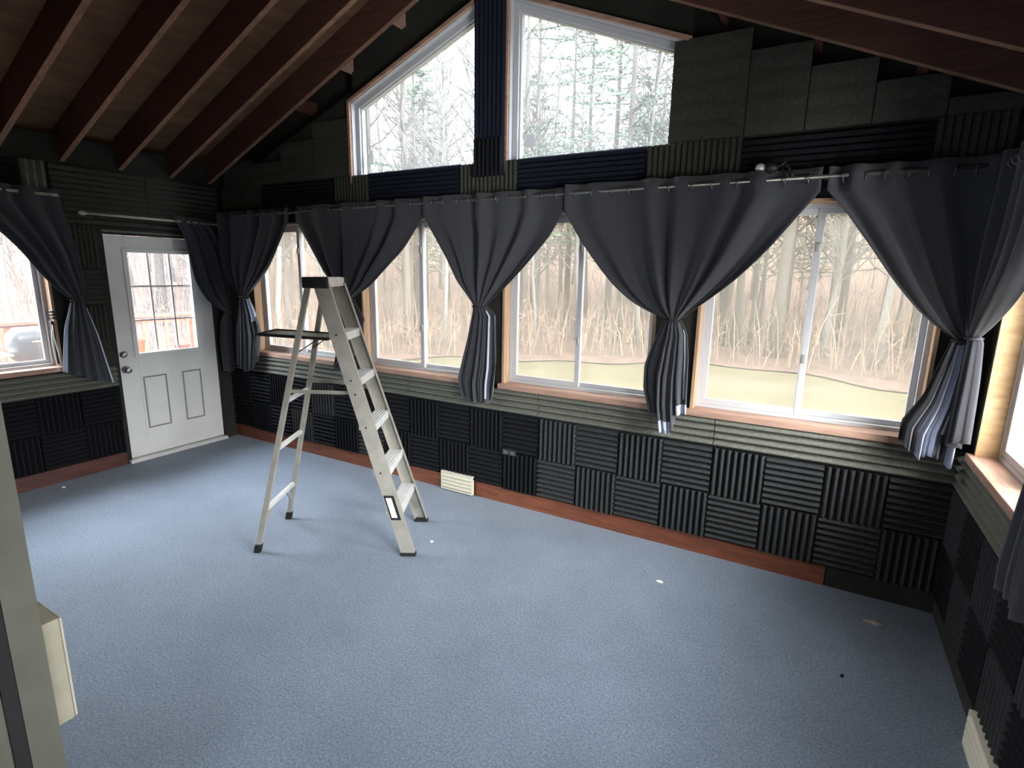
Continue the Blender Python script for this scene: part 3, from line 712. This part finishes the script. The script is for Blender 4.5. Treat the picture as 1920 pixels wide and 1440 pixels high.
def scrap(x, y, sx, sy, mt, label, seed, name='paper_scrap', cat='scrap'):
    rnd = random.Random(seed); m = MB(); n = 9
    top = [(sx * math.cos(2 * math.pi * i / n) * rnd.uniform(.6, 1.1), sy * math.sin(2 * math.pi * i / n) * rnd.uniform(.6, 1.1), rnd.uniform(.002, .008)) for i in range(n)]
    vs = [(0, 0, .012 * rnd.uniform(.6, 1.2))] + top + [(a, b, .0005) for a, b, _ in top]
    m.add(vs, [(0, 1 + i, 1 + (i + 1) % n) for i in range(n)] + [(1 + i, n + 1 + i, n + 1 + (i + 1) % n, 1 + (i + 1) % n) for i in range(n)] + [tuple(range(2 * n, n, -1))])
    tag(m.build(name, M[mt], loc=None), label, cat, 'scraps on the carpet').location = (x, y, 0.0)
scrap(-1.302, -.815, .016, .012, 'white', 'tiny white scrap on the carpet beside the ladder foot', 1)
scrap(.145, -.493, .020, .014, 'white', 'white scrap on the carpet in front of the foam tiles', 2)
scrap(.05, -.429, .018, .010, 'greylab', 'small grey scrap just behind the white scrap by the foam tiles', 3)
scrap(1.228, -.285, .055, .028, 'cream', 'larger pale crumpled scrap on the carpet in the dark right corner', 4)
scrap(1.064, -.829, .010, .008, 'black', 'tiny black crumb on the open carpet at right', 5)
scrap(-4.39, -1.432, .022, .012, 'cream', 'pale wood chip by the left baseboard, nearer the door', 6)
scrap(-4.42, -1.668, .020, .014, 'white', 'white scrap by the left baseboard, nearer the doorway post', 7)

cb = empty('cable_coil', (XL - .035, -1.512, 1.36)); tag(cb, 'black cables looped over the bare wood beside the left window', 'cable')
for k, z in enumerate((.055, .03, .005)):
    m = MB(); m.tube([(-.03, .004, z), (.02, .0, z + .004), (.075, -.002, z), (.075, .012, z - .004), (.075, .02, z)], .008, 8); m.build('loop', M['black'], cb, smooth=True)
m = MB(); m.box(.0, .05, -.014, .002, -.37, -.02); m.build('power_strip', M['black'], cb, bevel=.004)
m = MB(); m.tube([(.056, -.01, -.05), (.06, -.014, -.15), (.062, -.0, -.28), (.06, .008, -.38)], .004, 6); m.tube([(.058, -.02, -.09), (.06, -.03, -.2), (.058, -.022, -.38)], .004, 6); m.build('white_cord', M['white'], cb, smooth=True)

# ------------------------------------------------------------------ outdoors
def gh(x, y):
    dd = math.hypot(x + 1.5, y)
    return -.85 + max(0, dd - 15) * .03 + max(0, dd - 24) * .16 + .12 * math.sin(x * .21 + 1) * math.sin(y * .17)
def ground(name, r0, r1, mt, nr, na, kind, amp, seed):
    rnd = random.Random(seed); m = MB()
    for i in range(nr + 1):
        r = r0 + (r1 - r0) * i / nr
        for j in range(na + 1):
            a = R(-30) + R(255) * j / na; rr = r + (math.sin(a * 9) * .5 + math.sin(a * 23 + 1) * .3) * (1 if i in (0,) and r0 > 1 else 0)
            x, y = -1.5 + rr * math.cos(a), rr * math.sin(a); m.v.append((x, y, gh(x, y) + rnd.uniform(-amp, amp) * min(1, i / 6)))
    for i in range(nr):
        for j in range(na):
            k = i * (na + 1) + j; m.f.append((k, k + 1, k + na + 2, k + na + 1)); m.mi.append(0)
    o = m.build(name, M[mt], smooth=True); return o
gl = ground('lawn', .5, 15.5, 'grass', 14, 90, 'stuff', .01, 1); tag(gl, 'yellow green winter lawn outside the long windows', 'lawn', kind='stuff')
gf = ground('forest_floor', 12.6, 75, 'litter', 60, 120, 'stuff', .14, 2); tag(gf, 'brown leaf litter under the bare woods', 'leaf litter', kind='stuff')
gf.location.z = .04
# brush: thin stems rising from the leaf litter
rnd = random.Random(11); m = MB()
for k in range(6500):
    a = R(rnd.uniform(15, 200)); r = 13.5 + 26 * rnd.random() ** 1.3; x, y = -1.5 + r * math.cos(a), r * math.sin(a); z = gh(x, y)
    h = rnd.uniform(.5, 1.2 + r * .06); lx, ly = rnd.uniform(-.5, .5), rnd.uniform(-.5, .5); w = rnd.uniform(.008, .02)
    m.cur = 0 if rnd.random() < .5 else 1
    m.tube([(x, y, z - .05), (x + lx * .4, y + ly * .4, z + h * .6), (x + lx, y + ly, z + h)], [w, w * .7, .003], 3, cap=False)
    for _ in range(2):
        f = rnd.uniform(.3, .8); d = Vector((rnd.uniform(-1, 1), rnd.uniform(-1, 1), rnd.uniform(.1, .8))) * rnd.uniform(.15, .5)
        p = Vector((x + lx * f, y + ly * f, z + h * f)); m.tube([p, p + d], [w * .6, .003], 3, cap=False)
tag(m.build('brush', [M['twig'], M['dry_stem']]), 'thin brown brush along the edge of the woods', 'brush', kind='stuff')

def bare_tree(seed, h, r, mt, nb=64, twigs=9):
    rnd = random.Random(seed); t = MB(); b = MB(); pts = []; rad = []; x = y = 0
    for i in range(9):
        f = i / 8; pts.append(Vector((x, y, h * f - .3))); rad.append(r * (1 - f * .85) + (.06 * r / .12 if i == 0 else 0)); x += rnd.uniform(-.12, .12); y += rnd.uniform(-.12, .12)
    t.tube(pts, rad, 8)
    for k in range(nb):
        f = rnd.uniform(.22, .97); i = min(7, int(f * 8)); p = pts[i].lerp(pts[i + 1], f * 8 - i)
        a = rnd.uniform(0, 6.283); ln = h * rnd.uniform(.10, .26) * (1.15 - f * .75); up = rnd.uniform(.35, 1.0)
        d = Vector((math.cos(a), math.sin(a), up)).normalized(); r0 = max(.013, r * .36 * (1.1 - f))
        q = [p]
        for s in range(4):
            d = (d + Vector((rnd.uniform(-.25, .25), rnd.uniform(-.25, .25), rnd.uniform(-.05, .3)))).normalized(); q.append(q[-1] + d * ln / 4)
        b.tube(q, [r0, r0 * .8, r0 * .6, r0 * .45, r0 * .2], 4, cap=False)
        for _ in range(twigs):
            j = rnd.randint(1, 3); s0 = q[j].lerp(q[j + 1], rnd.random()); dd = (d + Vector((rnd.uniform(-1, 1), rnd.uniform(-1, 1), rnd.uniform(-.4, .8)))).normalized(); tl = ln * rnd.uniform(.2, .5)
            s1 = s0 + dd * tl * .5; s2 = s1 + (dd + Vector((rnd.uniform(-.5, .5), rnd.uniform(-.5, .5), rnd.uniform(-.2, .5)))).normalized() * tl * .5
            b.tube([s0, s1, s2], [r0 * .42, r0 * .3, .003], 3, cap=False)
    e = empty('bare_tree'); t.build('trunk', M[mt], e, smooth=True); b.build('branches', M[mt], e, smooth=True)
    return e
def pine_tree(seed, h):
    rnd = random.Random(seed); e = empty('pine_tree'); t = MB(); t.tube([(0, 0, -.3), (0, 0, h * .5), (0, 0, h)], [.16, .1, .02], 8); t.build('trunk', M['bark'], e, smooth=True)
    f = MB()
    for k in range(110):
        z = h * rnd.uniform(.22, .98); a = rnd.uniform(0, 6.283); ln = (1 - z / h) * h * .26 + .35; d = Vector((math.cos(a), math.sin(a), rnd.uniform(-.15, .15)))
        f.tube([Vector((0, 0, z)), Vector((0, 0, z)) + d * ln], [.02, .006], 3, cap=False)
        for s in range(26):
            p = Vector((0, 0, z)) + d * ln * rnd.uniform(.2, 1); q = Vector((rnd.uniform(-1, 1), rnd.uniform(-1, 1), rnd.uniform(-.3, .6))).normalized() * rnd.uniform(.12, .32)
            n = q.cross(Vector((rnd.uniform(-1, 1), rnd.uniform(-1, 1), rnd.uniform(-1, 1)))).normalized() * .03
            f.add([p - n, p + n, p + q], [(0, 1, 2)])
    f.build('foliage', M['needle'], e); return e
protos = [bare_tree(100 + i, hh, rr, mt) for i, (hh, rr, mt) in enumerate([(15, .13, 'bark'), (12, .09, 'bark2'), (17, .17, 'bark'), (10, .07, 'twig'), (14, .10, 'bark2'), (8, .05, 'twig')])]
pines = [pine_tree(200, 16), pine_tree(201, 12)]
used = set(); spots = []; near = 0
rnd = random.Random(5)
while len(spots) < 270:
    near = len(spots) < 40
    a = R(rnd.uniform(75, 150) if near else rnd.uniform(18, 202)); r = rnd.uniform(15, 24) if near else 15 + 33 * rnd.random() ** 1.25; x, y = -1.5 + r * math.cos(a), r * math.sin(a)
    if all((x - u) ** 2 + (y - v) ** 2 > 1.2 for u, v, _ in spots): spots.append((x, y, r))
for q, (x, y, r) in enumerate(spots):
    k = rnd.choice([0, 2, 4, 1] if q < 40 else [0, 1, 2, 3, 3, 4, 5, 5]); s = protos[k]; e = s if k not in used else copy_tree(s); used.add(k)
    e.location = (x, y, gh(x, y)); e.rotation_euler = (0, 0, rnd.uniform(0, 6.28)); sc = rnd.uniform(.85, 1.2); e.scale = (sc, sc, sc)
    if r < 24: tag(e, 'bare grey brown tree at the near edge of the woods outside the windows', 'tree', 'bare trees at the edge of the woods')
    else: tag(e, 'thin bare tree deep in the hazy woods outside the windows', 'tree', 'bare trees deep in the woods')
for i, (x, y) in enumerate([(-9.5, 15.5), (-12.0, 18.5), (-7.4, 19.5), (-14.5, 15.0), (-4.5, 20.0), (1.5, 19.5), (4.8, 24), (-18, 20), (-10.5, 22), (-16, 24), (-5.8, 16.5), (-2.2, 17.5), (-.5, 22.5), (-13, 23), (-3.6, 26), (-8.5, 26)]):
    e = pines[i % 2] if i < 2 else copy_tree(pines[i % 2]); e.location = (x, y, gh(x, y)); e.rotation_euler = (0, 0, i * 1.3)
    tag(e, 'dull green pine among the bare trees seen through the gable and far windows', 'tree', 'pines among the bare trees')

# deck behind the door wall
dk = MB()
for k in range(16): dk.box(-8.2, XL - T - .01, -4.2 + k * .36, -4.2 + k * .36 + .352, -.12, -.08)
struct(dk.build('deck_floor', M['deckwood']), 'reddish board deck outside the door', 'deck')
rl = empty('deck_railing', (-7.9, -1.2, -.08)); tag(rl, 'reddish wooden deck railing with orange balusters seen through the left window', 'railing')
m = MB(); m.box(-.07, .07, -2.9, 2.75, 1.12, 1.16); m.build('handrail', M['deckwood'], rl, bevel=.004)
m = MB(); m.box(-.02, .02, -2.9, 2.75, 1.03, 1.12); m.box(-.02, .02, -2.9, 2.75, .1, .19); m.build('rail_board', M['deckwood'], rl)
for y in (-2.85, -.95, .95, 2.7):
    m = MB(); m.box(-.045, .045, y - .045, y + .045, 0, 1.12); m.build('post', M['deckwood'], rl)
for k in range(34):
    y = -2.7 + k * .16
    m = MB(); m.box(.021, .055, y - .019, y + .019, .08, 1.10); m.build('baluster', M['balwood'], rl)
gr = empty('barbecue_grill', (-6.55, -.86, -.08)); tag(gr, 'blue grey barrel barbecue grill on the deck outside the left window', 'grill')
m = MB(); m.lathe((0, 0, 1.02), [(.02, -.36), (.14, -.34), (.19, -.29), (.195, 0), (.19, .29), (.14, .34), (.02, .36)], 'y', 24); m.build('barrel', M['grill'], gr, smooth=True)
m = MB(); m.tube([(.19, -.22, 1.06), (.235, -.22, 1.07), (.235, .22, 1.07), (.19, .22, 1.06)], .010, 8); m.build('lid_handle', M['steel'], gr, smooth=True)
for sx, sy in ((-1, -1), (-1, 1), (1, -1), (1, 1)):
    m = MB(); m.tube([(sx * .1, sy * .24, .88), (sx * .24, sy * .30, 0)], .014, 8); m.build('leg', M['black'], gr)
m = MB(); m.box(-.16, .16, -.72, -.37, .93, .95); m.build('side_shelf', M['white'], gr)
tb = empty('deck_table', (-7.0, .35, -.08)); tag(tb, 'low reddish wooden table on the deck behind the door glass', 'table')
m = MB(); m.box(-.22, .22, -.35, .62, .68, .72); m.build('table_top', M['deckwood'], tb)
for sx, sy in ((-.18, -.3), (.18, -.3), (-.18, .56), (.18, .56)):
    m = MB(); m.box(sx - .025, sx + .025, sy - .025, sy + .025, 0, .68); m.build('leg', M['deckwood'], tb)
for nm, (x, y, rr, hh), mt, lab in (('plant_pot', (-7.0, .23, .085, .20), 'orange', 'orange plant pot on the deck table, lower left of the door glass'), ('plant_pot', (-7.0, .80, .10, .08), 'deckwood', 'low reddish bowl on the deck table, lower right of the door glass')):
    m = MB(); m.lathe((0, 0, 0), [(rr * .75, 0), (rr, hh * .85), (rr * 1.08, hh * .86), (rr * 1.08, hh), (rr * .9, hh), (rr * .85, hh * .8)], 'z', 20)
    o = m.build(nm, M[mt], smooth=False); o.location = (x, y, .64); tag(o, lab, 'pot')

# ------------------------------------------------------------------ sky, camera
W_ = bpy.data.worlds.new('overcast_sky'); S.world = W_; W_.use_nodes = True
nt = W_.node_tree; nt.nodes.clear(); Lk = nt.links.new
out = nt.nodes.new('ShaderNodeOutputWorld'); bg = nt.nodes.new('ShaderNodeBackground')
tc = nt.nodes.new('ShaderNodeTexCoord'); sp = nt.nodes.new('ShaderNodeSeparateXYZ'); Lk(tc.outputs['Generated'], sp.inputs[0])
SKY, RIGHT, LEFT, BACK = 2.2, 46.0, 30.0, .88
def lobe(d, lo, hi, amt):
    dp = nt.nodes.new('ShaderNodeVectorMath'); dp.operation = 'DOT_PRODUCT'; dp.inputs[1].default_value = d; Lk(tc.outputs['Generated'], dp.inputs[0])
    mr = nt.nodes.new('ShaderNodeMapRange'); mr.interpolation_type = 'SMOOTHSTEP'
    mr.inputs['From Min'].default_value = lo; mr.inputs['From Max'].default_value = hi; mr.inputs['To Min'].default_value = 0; mr.inputs['To Max'].default_value = amt
    Lk(dp.outputs['Value'], mr.inputs['Value']); return mr.outputs[0]
def plus(a, b):
    n = nt.nodes.new('ShaderNodeMath'); n.operation = 'ADD'
    for i, v in enumerate((a, b)):
        if isinstance(v, float): n.inputs[i].default_value = v
        else: Lk(v, n.inputs[i])
    return n.outputs[0]
# sky lobes added right and left to brighten the room; dimmed behind
tot = plus(plus(SKY, lobe((.88, -.47, .05), .5, .92, RIGHT)), lobe((-.80, -.22, .558), .76, .97, LEFT))
dim = nt.nodes.new('ShaderNodeMath'); dim.operation = 'MULTIPLY'
Lk(tot, dim.inputs[0]); Lk(plus(1.0, lobe((0, -1, 0), .5, .85, -BACK)), dim.inputs[1]); tot = dim.outputs[0]
Lk(tot, bg.inputs['Strength'])
bg.inputs['Color'].default_value = (.93, .97, 1.0, 1)
Lk(bg.outputs[0], out.inputs['Surface'])
def portal(loc, rot, sx, sy):
    l = bpy.data.lights.new('daylight_portal', 'AREA'); l.shape = 'RECTANGLE'; l.size = sx; l.size_y = sy; l.cycles.is_portal = True
    o = bpy.data.objects.new('daylight_portal', l); COL.objects.link(o); o.location = loc; o.rotation_euler = rot; return o
for a, b in WIN: portal(((a + b) / 2, .2, (Z0 + Z1) / 2), (R(-90), 0, 0), b - a, Z1 - Z0)
portal((-1.4, .2, 3.05), (R(-90), 0, 0), 2.7, 1.1)
portal((XL - .2, (LW[0] + LW[1]) / 2, 1.55), (R(90), 0, R(-90)), 1.26, 1.2)
portal((XL - .2, (gy0 + gy1) / 2, 1.45), (R(90), 0, R(-90)), .57, .95)
for a, b in RWS: portal((XR + .2, (a + b) / 2, 1.57), (R(90), 0, R(90)), b - a, 1.25)
portal((.39, -3.3, 1.2), (R(90), 0, 0), 2.3, 2.3)

cam = bpy.data.cameras.new('camera'); co = bpy.data.objects.new('camera', cam); COL.objects.link(co)
r = Vector((.86820919, .49590513, .01705597)); u = Vector((-.11509217, .16782443, .97907546)); f = Vector((-.48266613, .85200532, -.20278151))
mt = Matrix(((r.x, u.x, -f.x, .7823), (r.y, u.y, -f.y, -3.4383), (r.z, u.z, -f.z, 1.7802), (0, 0, 0, 1)))
co.matrix_world = mt; cam.sensor_width = 36; cam.lens = 36 * 1003.265 / 1920; cam.clip_start = .02; cam.clip_end = 300
S.camera = co
S.view_settings.view_transform = 'Standard'; S.view_settings.look = 'None'; S.view_settings.gamma = 1; S.view_settings.use_curve_mapping = False
S.view_settings.exposure = 0.85
S.cycles.use_denoising = True; S.cycles.max_bounces = 10; S.cycles.diffuse_bounces = 6; S.cycles.transparent_max_bounces = 12; S.cycles.sample_clamp_indirect = 6
S.cycles.caustics_reflective = False; S.cycles.caustics_refractive = False
